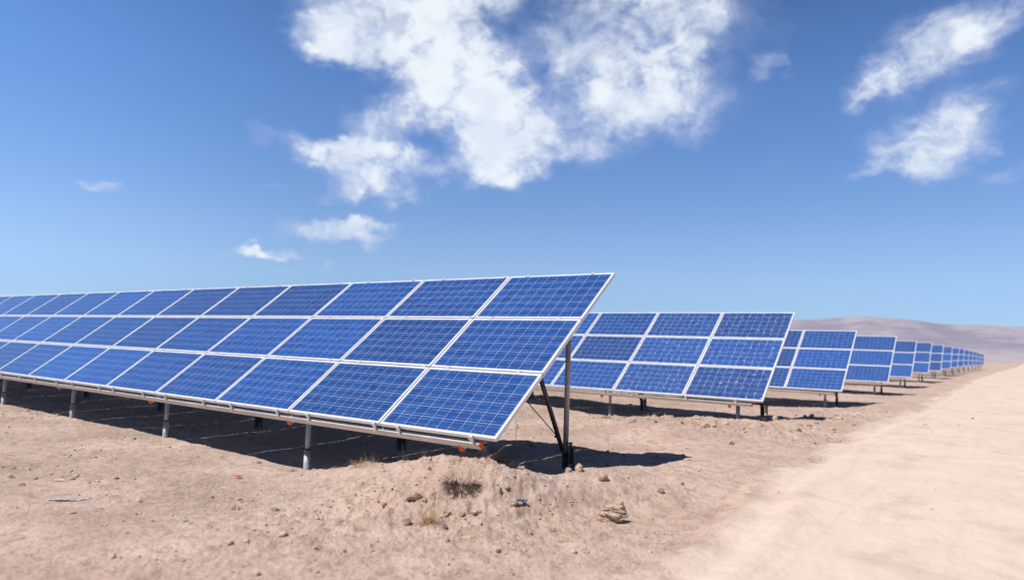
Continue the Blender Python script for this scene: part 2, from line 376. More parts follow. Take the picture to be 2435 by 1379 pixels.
def make_array(corner, cols, label, frames, lvl, glint_cols=0):
    """corner: world position of the top right glass corner"""
    B = Vector(corner) - Vector((0, 3 * PH * CT, 3 * PH * STi))
    gb = gz(B.x - .4, B.y + .35)
    root = empty('solar_array', (B.x, B.y, gb)); tag(root, label, 'solar array', 'rows of tilted solar arrays')
    O = Vector((0, 0, B.z - gb))
    for c in range(cols):
        for r in range(3):
            gk = c < glint_cols
            loc = O + plane_pt(c * PW + PW / 2, r * PH + PH / 2, 0)
            jr = (TILT + random.uniform(-.002, .002), random.uniform(-.0015, .0015), 0)
            if gk not in protos:
                p = panel_proto(gk); protos[gk] = p; p.parent = root; p.location = loc; p.rotation_euler = jr
            else: copy_of(protos[gk], root, loc, jr)
    L = cols * PW
    # purlins under the edges and the seams
    for r, v in enumerate((.012, PH - .01, 2 * PH - .01, 3 * PH - .05)):
        bm = bmesh.new(); gp = .026 if r == 0 else 0; v = v - (.012 if r == 0 else 0); c0 = plane_pt(L / 2 + .12, v, .066 + .035 + gp * .6)
        box(bm, O + c0, (L - .24, .045, .07), TILT)
        if lvl < 3: box(bm, O + plane_pt(L / 2 + .12, v - .018, .0625 + gp * .6), (L - .24, .012, .006), TILT)
        pu = mesh_obj('purlin', bm, M_RAIL, root)
        if lvl < 4:
            bm = bmesh.new(); box(bm, O + plane_pt(.235, v, .101 + gp * .6), (.016, .052, .076), TILT, .0015); mesh_obj('end_cap', bm, M_ORANGE, pu)
    for k, fo in enumerate(frames):
        bm = bmesh.new()
        va, vb = -.01, 3 * PH - .1
        ln = vb - va
        if lvl < 3:   # slotted channel profile, open side up
            for dx, dn, wx, wn in ((0, .213, .05, .006), (-.022, .178, .006, .066), (.022, .178, .006, .066)):
                box(bm, O + plane_pt(fo + .10 + dx, (va + vb) / 2, dn), (wx, ln, wn), TILT)
        else: box(bm, O + plane_pt(fo + .10, (va + vb) / 2, .176), (.05, ln, .075), TILT)
        rf = mesh_obj('rafter', bm, M_RAIL, root)
        if lvl < 4:
            bm = bmesh.new(); box(bm, O + plane_pt(fo + .10, va - .008, .178), (.056, .016, .08), TILT, .0015); mesh_obj('end_cap', bm, M_ORANGE, rf)
        # front post
        yp = .33
        top = O + plane_pt(fo, yp / CT - .05, .20); top.y = yp
        gx, gy = B.x - fo, B.y + yp
        gzv = gz(gx, gy) - gb
        mid = gzv + .26 if top.z - gzv > .42 else gzv + .1
        bm = bmesh.new(); tube(bm, (-fo, yp, gzv - .3), (-fo, yp, top.z + .06), .032)
        fp = mesh_obj('front_post', bm, M_STEEL, root, True)
        bm = bmesh.new(); tube(bm, (-fo, yp, gzv - .4), (-fo, yp, mid), .040); mesh_obj('pile_sleeve', bm, M_STEEL, fp, True)
        bm = bmesh.new(); tube(bm, (-fo, yp, mid), (-fo, yp, mid + .018), .044); mesh_obj('strap', bm, M_CABLE, fp, True)
        # rear post, strut and brace
        yr = 1.98
        pz = O.z + (yr / CT) * STi - .24
        gr = gz(B.x - fo, B.y + yr) - gb
        foot = gr + .12
        bm = bmesh.new(); tube(bm, (-fo, yr, foot), (-fo, yr, pz), .034)
        rp = mesh_obj('rear_post', bm, M_STEEL, root, True)
        bm = bmesh.new(); tube(bm, (-fo, yr, gr - .35), (-fo, yr, foot + .09), .044); mesh_obj('pile_sleeve', bm, M_DARK, rp, True)
        if lvl < 3:
            bm = bmesh.new(); tube(bm, (-fo, yr, foot + .09), (-fo, yr, foot + .115), .053); mesh_obj('collar', bm, M_DARK, rp, True)
            bm = bmesh.new(); tube(bm, (-fo, yr, foot - .02), (-fo, yr, foot), .05); mesh_obj('collar', bm, M_DARK, rp, True)
            bm = bmesh.new()
            box(bm, (-fo + .075, yr - .005, foot + .11), (.012, .06, .26)); box(bm, (-fo + .045, yr - .005, foot + .225), (.06, .05, .012))
            box(bm, (-fo + .10, yr + .02, foot + .03), (.02, .03, .30))
            mesh_obj('foot_bracket', bm, M_DARK, root)
        s0 = Vector((-fo - .0, yr - .07, foot + .14)); s1 = Vector((-fo - .0, yr - .73, O.z + ((yr - .73) / CT) * STi - .23))
        bm = bmesh.new(); tube(bm, s0, s1, .028); st = mesh_obj('strut', bm, M_DARK, root, True)
        if lvl < 3:
            w0 = s0.lerp(s1, .16); w1 = Vector((-fo, .88, O.z + (.88 / CT) * STi - .25))
            bm = bmesh.new(); tube(bm, w0 + Vector((0, -.02, 0)), w1, .006, seg=8); tube(bm, w0 + Vector((-.03, -.035, 0)), w0 + Vector((.03, -.01, 0)), .016, seg=8)
            mesh_obj('brace_rod', bm, M_DARK, root, True)
            bm = bmesh.new()
            a = Vector((-fo, yr, foot + .16)); e = Vector((-fo - 1.0, yr, foot + .75))
            pts = [a.lerp(e, q) - Vector((0, 0, .10 * math.sin(q * PI))) for q in np.linspace(0, 1, 9)]
            if k == 0 and lvl == 1: pts = pts[:1] + [a + Vector((-.05, 0, .05))]
            wire(bm, pts, .007); mesh_obj('stay_cable', bm, M_DARK, root, True)
    # module clamps on the purlins
    if lvl <= 2:
        bm = bmesh.new()
        box(bm, (0, -.006, .004), (.05, .030, .006)); box(bm, (0, -.020, -.030), (.05, .006, .068)); box(bm, (0, -.032, -.062), (.05, .028, .006)); box(bm, (0, -.0435, -.078), (.05, .005, .034))
        tube(bm, (-.012, -.008, .006), (-.012, -.008, .016), .006, seg=6)
        cm = mesh_obj('module_clamp', bm, M_CLAMP, root); first = True
        bm = bmesh.new(); box(bm, (0, 0, .005), (.05, .046, .006)); tube(bm, (0, 0, .007), (0, 0, .015), .007, seg=6)
        tm = mesh_obj('module_clamp', bm, M_CLAMP, root); first2 = True
        offs = {0: (.32, 1.36), 1: (1.74, 2.92)}
        if lvl == 2: offs = {0: (.55, 1.60), 1: (2.85, 3.15)}
        for c in range(14 if lvl == 1 else 6):
            o2 = offs.get(c) or (c * PW + .3 + .09 * math.sin(c * 2.1), c * PW + 1.33 + .07 * math.cos(c * 1.7))
            for off in o2:
                for r in range(4 if lvl == 1 and c < 11 else 1):
                    if r in (0,): src, v = cm, 0.
                    elif r == 3: src, v = tm, 3 * PH - .012
                    else: src, v = tm, r * PH
                    if src is cm and first: cm.location = O + plane_pt(off, v + .008, 0); cm.rotation_euler = (TILT, 0, 0); first = False
                    elif src is tm and first2: tm.location = O + plane_pt(off, v, 0); tm.rotation_euler = (TILT, 0, 0); first2 = False
                    else: copy_of(src, root, O + plane_pt(off, v + (.008 if r == 0 else 0), 0), (TILT, 0, 0))
        if first2: bpy.data.objects.remove(tm)
    return root, B, O
ORI = [(-4.207, 7.916, 2.581), (-4.209, 16.54, 2.585), (-4.48, 25.264, 2.493), (-4.449, 33.743, 2.581), (-4.723, 43.005, 2.616), (-4.824, 51.585, 2.739), (-5.001, 61.295, 2.787), (-5.2, 71.8, 2.86), (-5.35, 81.5, 2.93), (-5.5, 91.2, 2.99),
       (-5.6, 100.8, 3.03), (-5.7, 110.5, 3.06), (-5.8, 120.2, 3.08), (-5.9, 130, 3.08), (-6, 139.8, 3.06), (-6.1, 149.5, 3.04)]
LAB = ['largest and foremost solar array, three panels high, running off the left edge',
 'solar array directly behind the foremost one, its right end panels with white glint specks painted on',
 'third solar array back, two panel columns in view, short shadow at its right',
 'fourth solar array back, a single panel column in view above a long dark shadow',
 'fifth solar array back, between the fourth and the sixth, slightly blurred',
 'sixth solar array back, small blue strip of three stacked panels',
 'seventh solar array back, narrow blurred strip beyond the sixth',
 'eighth solar array back, narrow strip standing in the blurred distance',
 'ninth solar array back, thin strip in the blurred distance',
 'tenth solar array back, thin strip close to the road edge on the horizon',
 'eleventh solar array back, sliver beyond the tenth',
 'twelfth solar array back, sliver beyond the eleventh',
 'thirteenth solar array back, sliver beyond the twelfth',
 'fourteenth solar array back, sliver beyond the thirteenth',
 'fifteenth solar array back, sliver beyond the fourteenth',
 'last and farthest solar array, behind all the others']
for k, c in enumerate(ORI):
    cols = 18 if k == 0 else 12 if k == 1 else 6 if k == 2 else 4 if k < 6 else 3
    fr = [.42, 3.30, 6.85, 10.27, 13.7, 17.1, 20.6, 24.0, 27.4] if k == 0 else [.60, 3.55, 6.95, 10.4, 13.8, 17.2] if k == 1 else [.55, 3.5, 6.9]
    fr = [f for f in fr if f < cols * PW - .3]
    root, B, O = make_array(c, cols, LAB[k], fr, 1 if k == 0 else 2 if k == 1 else 3 if k < 4 else 5, 2 if k == 1 else 0)
    if k == 0:
        bm = bmesh.new(); a = O + plane_pt(.02, .35, .05)
        wire(bm, [a + Vector((.0, .05, -q * .1 )) + Vector((.006 * math.sin(q), 0, 0)) for q in range(0, 6)], .0022, 5)
        mesh_obj('hanging_wire', bm, M_CABLE, root, True)

# ------------------------------------------------------------------ stones, clods
def stone_mesh(w, d, h, seed, kind='stone', sub=3):
    r = random.Random(seed); bm = bmesh.new()
    bmesh.ops.create_icosphere(bm, subdivisions=sub, radius=1)
    pl = []
    for _ in range(11):
        n = Vector((r.gauss(0, 1), r.gauss(0, 1), r.gauss(0, .8))).normalized(); pl.append((n, r.uniform(.55, .88)))
    sh = r.uniform(0, 50)
    from mathutils import noise as mn
    for v in bm.verts:
        p = v.co.copy()
        for n, dd in pl:
            e = p.dot(n) - dd
            if e > 0: p -= n * e * .85
        f = 1 + .28 * mn.noise(p * 1.6 + Vector((sh, 0, 0))) + .16 * mn.noise(p * 4 + Vector((sh, 3, 0))) + .07 * mn.noise(p * 9 + Vector((sh, 3, 9)))
        if kind == 'slab': f += .05 * mn.noise(Vector((p.x * 2, p.y * 2, p.z * 9)))
        p *= f
        v.co = Vector((p.x * w / 2, p.y * d / 2, p.z * h / 2))
    return bm
def stone(px, py, wpx, hpx, name, label, cat, mat, group=None, kind='stone', lift=.14):
    p, t = drop(px, py)
    w = wpx / FPX * t * 1.12; hh = hpx / FPX * t * 1.18
    bm = stone_mesh(w, w * random.uniform(.7, .95), hh, int(px * 7 + py), kind, 4 if wpx > 30 else 3)
    o = mesh_obj(name, bm, mat, None, False, (p.x, p.y, gz(p.x, p.y) + hh * lift), (0, 0, random.uniform(-.5, .5) if kind == 'slab' else random.uniform(0, 6)))
    tag(o, label, cat, group)
    return o
GR = 'loose stones on the bare soil'
# big undercut slab built of two layers of one block
def big_block():
    p, t = drop(1452, 1238)
    W = 72 / FPX * t
    bm = bmesh.new()
    for (sx, sy, sz, ox, oy, oz, sd) in ((.80, .62, .30, 0, 0, .06, 3), (1.06, .72, .34, .03, .0, .25, 8), (.86, .6, .42, .04, .05, .42, 21), (.34, .36, .34, .26, .03, .58, 9), (.30, .3, .22, -.2, .02, .50, 12)):
        b2 = stone_mesh(W * sx, W * sy, W * sz, sd, 'slab', 4)
        me = bpy.data.meshes.new('t'); b2.to_mesh(me); b2.free()
        me.transform(Matrix.Translation((W * ox, W * oy, W * oz))); bm.from_mesh(me); bpy.data.meshes.remove(me)
    o = mesh_obj('rock', bm, M_ROCK, None, False, (p.x, p.y, gz(p.x, p.y) - .012), (0, .06, .5))
    tag(o, 'large crumbly layered block casting a shadow on the open foreground soil', 'rock', GR)
big_block()
for a in [
 (1378, 1120, 27, 25, 'rock', 'rounded pink stone at the foot of the rear post of the foremost array', 'rock', M_ROCK),
 (1352, 1122, 17, 13, 'rock', 'small stone touching the left side of the round stone by the rear post', 'rock', M_ROCK),
 (1431, 1141, 28, 18, 'rock', 'wedge shaped stone just right of the rear post stones', 'rock', M_ROCK),
 (1571, 1173, 19, 11, 'rock', 'dark stone on bare soil between the shadow tip and the layered block', 'rock', M_ROCKD),
 (1623, 1152, 9, 8, 'rock', 'tiny dark pointed stone below the tip of the long shadow', 'rock', M_ROCKD),
 (1339, 1290, 37, 14, 'rock', 'flat pale stone at the very bottom, below and left of the layered block', 'rock', M_ROCK),
 (1131, 1221, 29, 12, 'rock', 'flat slab with a dark underside in front of the soil heap', 'rock', M_ROCK),
 (1100, 1223, 22, 14, 'dirt_clod', 'shaded clod immediately left of the flat slab', 'clod', M_CLOD),
 (1061, 1225, 34, 18, 'dirt_clod', 'broad clod between the golden tuft and the dark clod', 'clod', M_CLOD),
 (985, 1192, 42, 26, 'dirt_clod', 'biggest pale clod at the left foot of the soil heap', 'clod', M_CLOD),
 (1010, 1196, 18, 12, 'dirt_clod', 'crumbled clod right of the biggest pale clod', 'clod', M_CLOD),
 (1028, 1184, 16, 16, 'dirt_clod', 'upright clod on the left flank of the soil heap', 'clod', M_CLOD),
 (967, 1245, 26, 20, 'dirt_clod', 'clod just left of the golden grass tuft', 'clod', M_CLOD),
 (1055, 1254, 15, 12, 'rock', 'small angular stone right of the golden grass tuft', 'rock', M_ROCK),
 (1222, 1200, 22, 12, 'rock', 'pale stone beside the scrap of blue film', 'rock', M_ROCK),
 (914, 1202, 20, 8, 'rock', 'flat stone standing alone left of the soil heap', 'rock', M_ROCK),
 (440, 1240, 19, 15, 'rock', 'shiny grey white stone alone at lower left', 'rock', M_ROCKG),
 (503, 1183, 10, 7, 'rock', 'small dark stone above the grey white stone', 'rock', M_ROCKD),
 (334, 1194, 10, 6, 'rock', 'small dark stone near the white plastic strip', 'rock', M_ROCKD),
 (655, 1214, 20, 9, 'dirt_clod', 'dark crumbly clod in the open soil right of a small dry tuft', 'clod', M_ROCKD),
 (1078, 1150, 26, 17, 'dirt_clod', 'clod half buried left of the root tangle', 'clod', M_CLOD),
 (1108, 1172, 22, 13, 'dirt_clod', 'clod on the slope just below the root tangle', 'clod', M_CLOD),
 (1140, 1168, 15, 9, 'dirt_clod', 'small clod below and right of the root tangle', 'clod', M_CLOD),
 (1060, 1286, 16, 13, 'dirt_clod', 'clod at the bottom edge below the golden grass tuft', 'clod', M_CLOD),
 (1189, 1172, 9, 20, 'rock', 'dark upright splinter of stone right of the soil heap', 'rock', M_ROCKD),
 (1204, 1160, 20, 7, 'rock', 'thin dark stone chip above the upright splinter', 'rock', M_ROCK),
 (1023, 1096, 11, 10, 'rock', 'small stone on the crest of the mound under the front rail', 'rock', M_ROCK),
 (615, 1101, 9, 7, 'rock', 'small pale stone left of the second front post, near the shadow edge', 'rock', M_ROCK),
 (1507, 1005, 15, 11, 'rock', 'brown stone in front of the shadow of the second array', 'rock', M_ROCK),
 (1735, 1057, 19, 13, 'rock', 'brown pointed stone on bare soil in front of the second array', 'rock', M_CLOD),
 (1842, 1000, 20, 16, 'rock', 'pale boulder at the rear foot of the second array', 'rock', M_ROCK),
 (1818, 1000, 15, 8, 'rock', 'flat stone left of the pale boulder by the second array', 'rock', M_ROCK),
 (1677, 1015, 20, 15, 'dirt_clod', 'pale clod in the rough heap in front of the second array', 'clod', M_CLOD),
 (1697, 1016, 14, 9, 'dirt_clod', 'clod right of the pale clod in the rough heap', 'clod', M_CLOD),
 (1729, 1009, 15, 9, 'dirt_clod', 'clod below the right front post of the second array', 'clod', M_CLOD),
 (1657, 994, 15, 10, 'dirt_clod', 'clod against the right end of the shadow of the second array', 'clod', M_CLOD),
 (1905, 1012, 11, 9, 'rock', 'small reddish stone right of the second array', 'rock', M_CLOD),
 (1941, 1008, 13, 8, 'rock', 'small reddish stone farther right below the dark shadow patch', 'rock', M_CLOD),
 (1901, 1026, 12, 11, 'rock', 'dark stone below the two small reddish stones', 'rock', M_ROCKD),
 (1996, 995, 20, 9, 'rock', 'flat reddish stone on the rise near the road', 'rock', M_CLOD),
 (1898, 968, 15, 11, 'dirt_clod', 'clod on the crest in front of the third array shadow', 'clod', M_CLOD)]:
    stone(*a, group=GR if a[4] == 'rock' else 'loose clods of dug soil')

# soil heap with brown roots under the mound
def clump(px, py, n, hpx, spread, mats, name, label, cat, curl=.5, thick=.0016, group=None, flat=.3, heap=0):
    p, t = drop(px, py); H = hpx / FPX * t
    bm = bmesh.new()
    if heap:
        b2 = stone_mesh(heap / FPX * t, heap / FPX * t * .8, H * 1.1, int(px), 'stone', 4)
        me = bpy.data.meshes.new('t'); b2.to_mesh(me); b2.free(); me.transform(Matrix.Translation((0, 0, H * .15))); bm.from_mesh(me); bpy.data.meshes.remove(me)
    R0 = spread / FPX * t
    for _ in range(n):
        a = random.uniform(0, 2 * PI); rr = R0 * .25 * math.sqrt(random.random())
        q = Vector((rr * math.cos(a), rr * math.sin(a), (H * .45 if heap else 0)))
        out = Vector((math.cos(a + random.uniform(-.6, .6)), math.sin(a + random.uniform(-.6, .6)), 0))
        L = H * random.uniform(.5, 1.15); up = random.uniform(flat, 1.0)
        dr = (out * (1 - up) * 1.3 + Vector((0, 0, up))).normalized(); seg = 4
        side = dr.cross(Vector((0, 0, 1))); side = side.normalized() if side.length > .01 else Vector((1, 0, 0))
        side = (side + Vector((random.uniform(-1, 1), random.uniform(-1, 1), 0)) * .5).normalized()
        prev = None; th = thick * random.uniform(.7, 1.4)
        for s_ in range(seg + 1):
            wd = th * (1 - s_ / seg * .8)
            v1 = bm.verts.new(q - side * wd); v2 = bm.verts.new(q + side * wd)
            if prev: bm.faces.new((prev[0], prev[1], v2, v1))
            prev = (v1, v2)
            dr = (dr + Vector((out.x, out.y, -.7)) * curl * random.uniform(.1, .45)).normalized(); q = q + dr * (L / seg)
    return tag(mesh_obj(name, bm, mats, None, False, (p.x, p.y, gz(p.x, p.y) - .01)), label, cat, group)
TG = 'dry grass tufts on the bare soil'
clump(1098, 1150, 800, 32, 150, M_ROOT, 'root_clump', 'dark brown tangle of dry roots crowning the soil heap', 'root clump', 1.1, .0024, flat=.05)
clump(1018, 1246, 190, 42, 45, M_STRAW, 'grass_tuft', 'golden dry grass tuft among clods at the lower middle', 'grass tuft', .6, .0016, TG)
clump(850, 1108, 120, 26, 75, M_STRAW, 'grass_tuft', 'straw coloured tuft where the mound meets the shadow under the array', 'grass tuft', .5, .0016, TG)
clump(884, 1102, 44, 40, 70, M_TWIG, 'dry_weed', 'thin grey stalks sticking up from the mound beside the straw coloured tuft', 'dry weed', .25, .0017, TG, .45)
clump(963, 1099, 9, 38, 40, M_TWIG, 'dry_weed', 'few bare stalks on the mound below the front rail', 'dry weed', .2, .0018, TG, .5)
clump(1003, 1100, 7, 44, 20, M_TWIG, 'dry_weed', 'tall single stalk in front of the dark space under the array', 'dry weed', .15, .0018, TG, .7)
clump(1072, 1098, 8, 26, 30, M_TWIG, 'dry_weed', 'short pale stalks left of the orange rafter cap', 'dry weed', .2, .0017, TG, .6)
clump(1195, 1104, 90, 50, 45, M_ROOT, 'dry_weed', 'dark withered weed leaning off the mound below the lower right panel corner', 'dry weed', .7, .002, TG, .3)
clump(1150, 1100, 150, 14, 80, M_STRAW, 'grass_tuft', 'low matted straw on the mound top under the rail end', 'grass tuft', .9, .0018, TG, .1)
clump(561, 1212, 60, 14, 30, M_ROOT, 'grass_tuft', 'small withered tuft in the open soil at lower left', 'grass tuft', .7, .002, TG)
clump(697, 1121, 70, 12, 22, M_GREEN, 'weed', 'small dull green weed right of the second front post', 'weed', .6, .002, 'small green weeds')
clump(920, 1120, 70, 8, 20, M_GREEN, 'weed', 'low dull green weed on the slope of the mound', 'weed', .8, .002, 'small green weeds', .1)
clump(1527, 1186, 60, 20, 50, M_TWIG, 'dry_weed', 'flattened grey weed left of the dark stone in the open foreground', 'dry weed', .7, .0017, TG, .2)
clump(1360, 1144, 60, 10, 36, M_STRAW, 'grass_tuft', 'tiny straw tuft below the rear post stones', 'grass tuft', .8, .0016, TG, .15)
clump(1640, 1128, 26, 14, 30, M_TWIG, 'dry_weed', 'wispy dry weed under the tip of the long shadow', 'dry weed', .5, .0016, TG, .3)
clump(1330, 948, 90, 16, 110, M_GREEN, 'weed', 'green weeds along the left shadow edge of the second array', 'weed', .7, .003, 'small green weeds', .2)

def branch(pts, r, name, label, cat, mat=M_TWIG):
    bm = bmesh.new(); P = [Vector(p) for p in pts]; wire(bm, P[1:] and [p - P[0] for p in P], r)
    return tag(mesh_obj(name, bm, mat, None, True, P[0]), label, cat)
p0, _ = drop(1152, 1094)
branch([p0 + Vector(v) for v in ((0, .0, -.01), (.06, .03, .05), (.13, .05, .09), (.19, .06, .15), (.27, .08, .17))], .006, 'dry_stick', 'dead stick rising off the mound past the lower right panel corner', 'stick')
p0, _ = drop(988, 1090)
branch([p0 + Vector(v) for v in ((0, 0, -.01), (.02, .01, .05), (.07, .03, .08), (.13, .05, .085), (.15, .05, .12))], .003, 'dry_stick', 'thin pale twig against the dark under the foremost array', 'stick')

# litter
def film(px, py, w, d, mat, label, lift=.012, seed=1, name='plastic_scrap', rot=0.):
    p, t = drop(px, py); w = w / FPX * t; d = d
    r = random.Random(seed); bm = bmesh.new(); n, k = 14, 7
    vs = [[bm.verts.new(((i / n - .5) * w * (1 + .15 * r.uniform(-1, 1)), (j / k - .5) * d * (1 + .25 * r.uniform(-1, 1)), lift * abs(math.sin(i * 1.3 + j * 2.1 + seed)) + r.uniform(0, lift * .7))) for j in range(k + 1)] for i in range(n + 1)]
    for i in range(n):
        for j in range(k):
            if r.random() < .93: bm.faces.new((vs[i][j], vs[i + 1][j], vs[i + 1][j + 1], vs[i][j + 1]))
    return tag(mesh_obj(name, bm, mat, None, False, (p.x, p.y, gz(p.x, p.y) + .012), (0, 0, rot)), label, 'litter')
film(1240, 1203, 26, .05, M_BLUEP, 'crumpled scrap of blue plastic film beside a pale stone', .02, 3, rot=.5)
film(568, 1137, 13, .05, M_ORANGE, 'small bright orange plastic scrap on the soil at left', .014, 5, rot=.3)
film(165, 1191, 90, .07, M_GREYP, 'long crumpled white plastic strip at the left edge', .007, 7, rot=.95)
film(140, 1144, 20, .025, M_WHITEP, 'thin white plastic sliver above the long white strip', .006, 9, rot=.6)
film(1889, 996, 5, .04, M_WHITEP, 'tiny white plastic fleck at the shadow tip of the second array', .02, 11)

# ------------------------------------------------------------------ uncounted gravel and thin grass
def ico(sub):
    bm = bmesh.new(); bmesh.ops.create_icosphere(bm, subdivisions=sub, radius=1)
    v = np.array([q.co[:] for q in bm.verts]); f = np.array([[q.index for q in fc.verts] for fc in bm.faces]); bm.free(); return v, f
def scatter(n, rmin, rmax):
    a = fa + rng.uniform(-math.radians(42), math.radians(42), n); r = rmin * (rmax / rmin) ** (rng.random(n) ** .9)
    return r * np.cos(a), r * np.sin(a), r
def gravel(n, sub, s0, s1, name, mat, thr):
    iv, fc = ico(sub); x, y, r = scatter(n * 3, 3.0, 32)
    _, rd, rg = ground(x, y, False)
    keep = rng.random(len(x)) < np.clip(rg * 1.1 - .12, .05, 1) * (1 - .85 * rd) * (.25 + 1.5 * sstep(fbm(x * 1.6, y * 1.6, 3, 300), thr, thr + .15)) * .75
    x, y, r = x[keep][:n], y[keep][:n], r[keep][:n]
    h = ground(x, y)[0]; n = len(x)
    s = s0 * (s1 / s0) ** (rng.random(n) ** 2.6) * np.clip(r / 8, .8, 2.2)
    V = np.repeat(iv[None], n, 0) * (1 + rng.uniform(-.32, .32, (n, len(iv), 1)))
    V *= np.stack([s * rng.uniform(.8, 1.3, n), s * rng.uniform(.7, 1.1, n), s * rng.uniform(.45, .85, n)], 1)[:, None]
    th = rng.uniform(0, 6.28, n); c, sn = np.cos(th)[:, None], np.sin(th)[:, None]
    V = np.stack([V[..., 0] * c - V[..., 1] * sn, V[..., 0] * sn + V[..., 1] * c, V[..., 2]], -1)
    V += np.stack([x, y, h + s * .12], 1)[:, None]
    F = fc[None] + (np.arange(n) * len(iv))[:, None, None]
    me = np_mesh(name, V.reshape(-1, 3), [F.reshape(-1, 3)], mat, False)
    o = bpy.data.objects.new(name, me); COL.objects.link(o); return o
def pebble_material():
    m, t, b = material('mixed_pebbles')
    geo = t.new('ShaderNodeNewGeometry'); n = t.noise(geo.outputs['Position'], 30, 4)
    isl = geo.outputs['Random Per Island']
    c = t.mix(isl, (.44, .33, .26), (.60, .47, .385)); c = t.mix(t.math('LESS_THAN', isl, .05), c, (.13, .10, .09))
    c = t.mix(t.smooth(n, .4, .7), c, (.36, .27, .21)); t.put(b.inputs['Base Color'], c); b.inputs['Roughness'].default_value = .95
    return m
MP = pebble_material()
g1 = gravel(14000, 1, .004, .020, 'gravel', MP, .42); tag(g1, 'loose pebbles and crumbs scattered over the bare soil', 'gravel', kind='stuff')
g2 = gravel(900, 2, .014, .040, 'soil_crumbs', MP, .5); tag(g2, 'coarse crumbs of dug soil gathered along the mounds', 'soil crumbs', kind='stuff')

def blades(n, name, zone, lo, hi, wd, mat, rmin=3, rmax=24):
    x, y, r = scatter(n * 4, rmin, rmax); p = zone(x, y)
    k = rng.random(len(x)) < p; x, y, r = x[k][:n], y[k][:n], r[k][:n]; n = len(x)
    h = ground(x, y)[0]; L = rng.uniform(lo, hi, n) * np.clip(r / 9, .8, 1.8); th = rng.uniform(0, 6.28, n); ln = rng.uniform(.3, 1.6, n)
    w = wd * rng.uniform(.6, 1.3, n) * np.clip(r / 7, .8, 2.5)
    d = np.stack([np.cos(th), np.sin(th), np.zeros(n)], 1); s = np.stack([-np.sin(th + .5), np.cos(th + .5), np.zeros(n)], 1)
    P = np.stack([x, y, h - .004], 1); up = np.array([0, 0, 1.])
    a = P - s * w[:, None]; b = P + s * w[:, None]
    mid = P + d * (L * ln * .35)[:, None] + up * (L * .55)[:, None]
    c = mid + s * w[:, None] * .7; e = mid - s * w[:, None] * .7; tip = P + d * (L * ln)[:, None] + up * (L * .75)[:, None]
    V = np.stack([a, b, c, e, tip], 1).reshape(-1, 3); o = (np.arange(n) * 5)[:, None]
    me = np_mesh(name, V, [np.concatenate([o, o + 1, o + 2, o + 3], 1), np.concatenate([o + 3, o + 2, o + 4], 1)], mat, False)
    ob = bpy.data.objects.new(name, me); COL.objects.link(ob); return ob
def dry_grass_material():
    m, t, b = material('thin_dead_grass')
    geo = t.new('ShaderNodeNewGeometry'); isl = geo.outputs['Random Per Island']
    c = t.mix(isl, (.22, .18, .10), (.45, .36, .24)); c = t.mix(t.math('LESS_THAN', isl, .25), c, (.14, .14, .07))
    t.put(b.inputs['Base Color'], c); b.inputs['Roughness'].default_value = .9
    return m
dg = blades(26000, 'dead_grass', lambda x, y: np.clip(veg_shade_at(x, y) * (1 - ground(x, y, False)[1]) * sstep(fbm(x * 3, y * 3, 3, 400), .35, .65) + .02 * (x < -3.2), 0, 1), .008, .035, .0012, dry_grass_material())
tag(dg, 'thin dead grass stubble over the ground at left and beneath the arrays', 'grass', kind='stuff')

# ------------------------------------------------------------------ sky with clouds, sun
SUN = Vector((-.58, -1.28, 2.4)).normalized()
elev = math.asin(SUN.z); rotz = math.atan2(SUN.x, SUN.y)
w = bpy.data.worlds.new('World'); S.world = w; w.use_nodes = True
t = NT(w.node_tree); bg = t.n['Background']
sky = t.new('ShaderNodeTexSky', sky_type='NISHITA', sun_disc=False, sun_elevation=elev, sun_rotation=rotz, altitude=2800., air_density=1.0, dust_density=.6, ozone_density=1.6)
dirv = t.new('ShaderNodeTexCoord').outputs['Generated']
sp = t.new('ShaderNodeSeparateXYZ'); t.put(sp.inputs[0], dirv)
azn = t.math('MULTIPLY', t.math('ARCTAN2', sp.outputs[0], sp.outputs[1]), 57.29578 / 10)
eln = t.math('MULTIPLY', t.math('ARCSINE', sp.outputs[2]), 57.29578 / 10)
cv = t.new('ShaderNodeCombineXYZ'); t.put(cv.inputs[0], azn); t.put(cv.inputs[1], eln)
# wispy displacement of the cloud outlines
wm = t.new('ShaderNodeMapping'); wm.inputs['Scale'].default_value = (1, 1.5, 1); t.put(wm.inputs[0], cv.outputs[0])
wn = t.vmath('SUBTRACT', t.noise(wm.outputs[0], 1.5, 4, .55, 0, True), (.5, .5, .5))
wn2 = t.vmath('SUBTRACT', t.noise(wm.outputs[0], 5.0, 4, .6, 0, True), (.5, .5, .5))
cw = t.vmath('ADD', cv.outputs[0], t.vmath('ADD', t.vmath('SCALE', wn, .50), t.vmath('SCALE', wn2, .22)))
def azel(px, py):
    d = direction(px, py).normalized(); return np.array([math.degrees(math.atan2(d.x, d.y)) / 10, math.degrees(math.asin(d.z)) / 10])
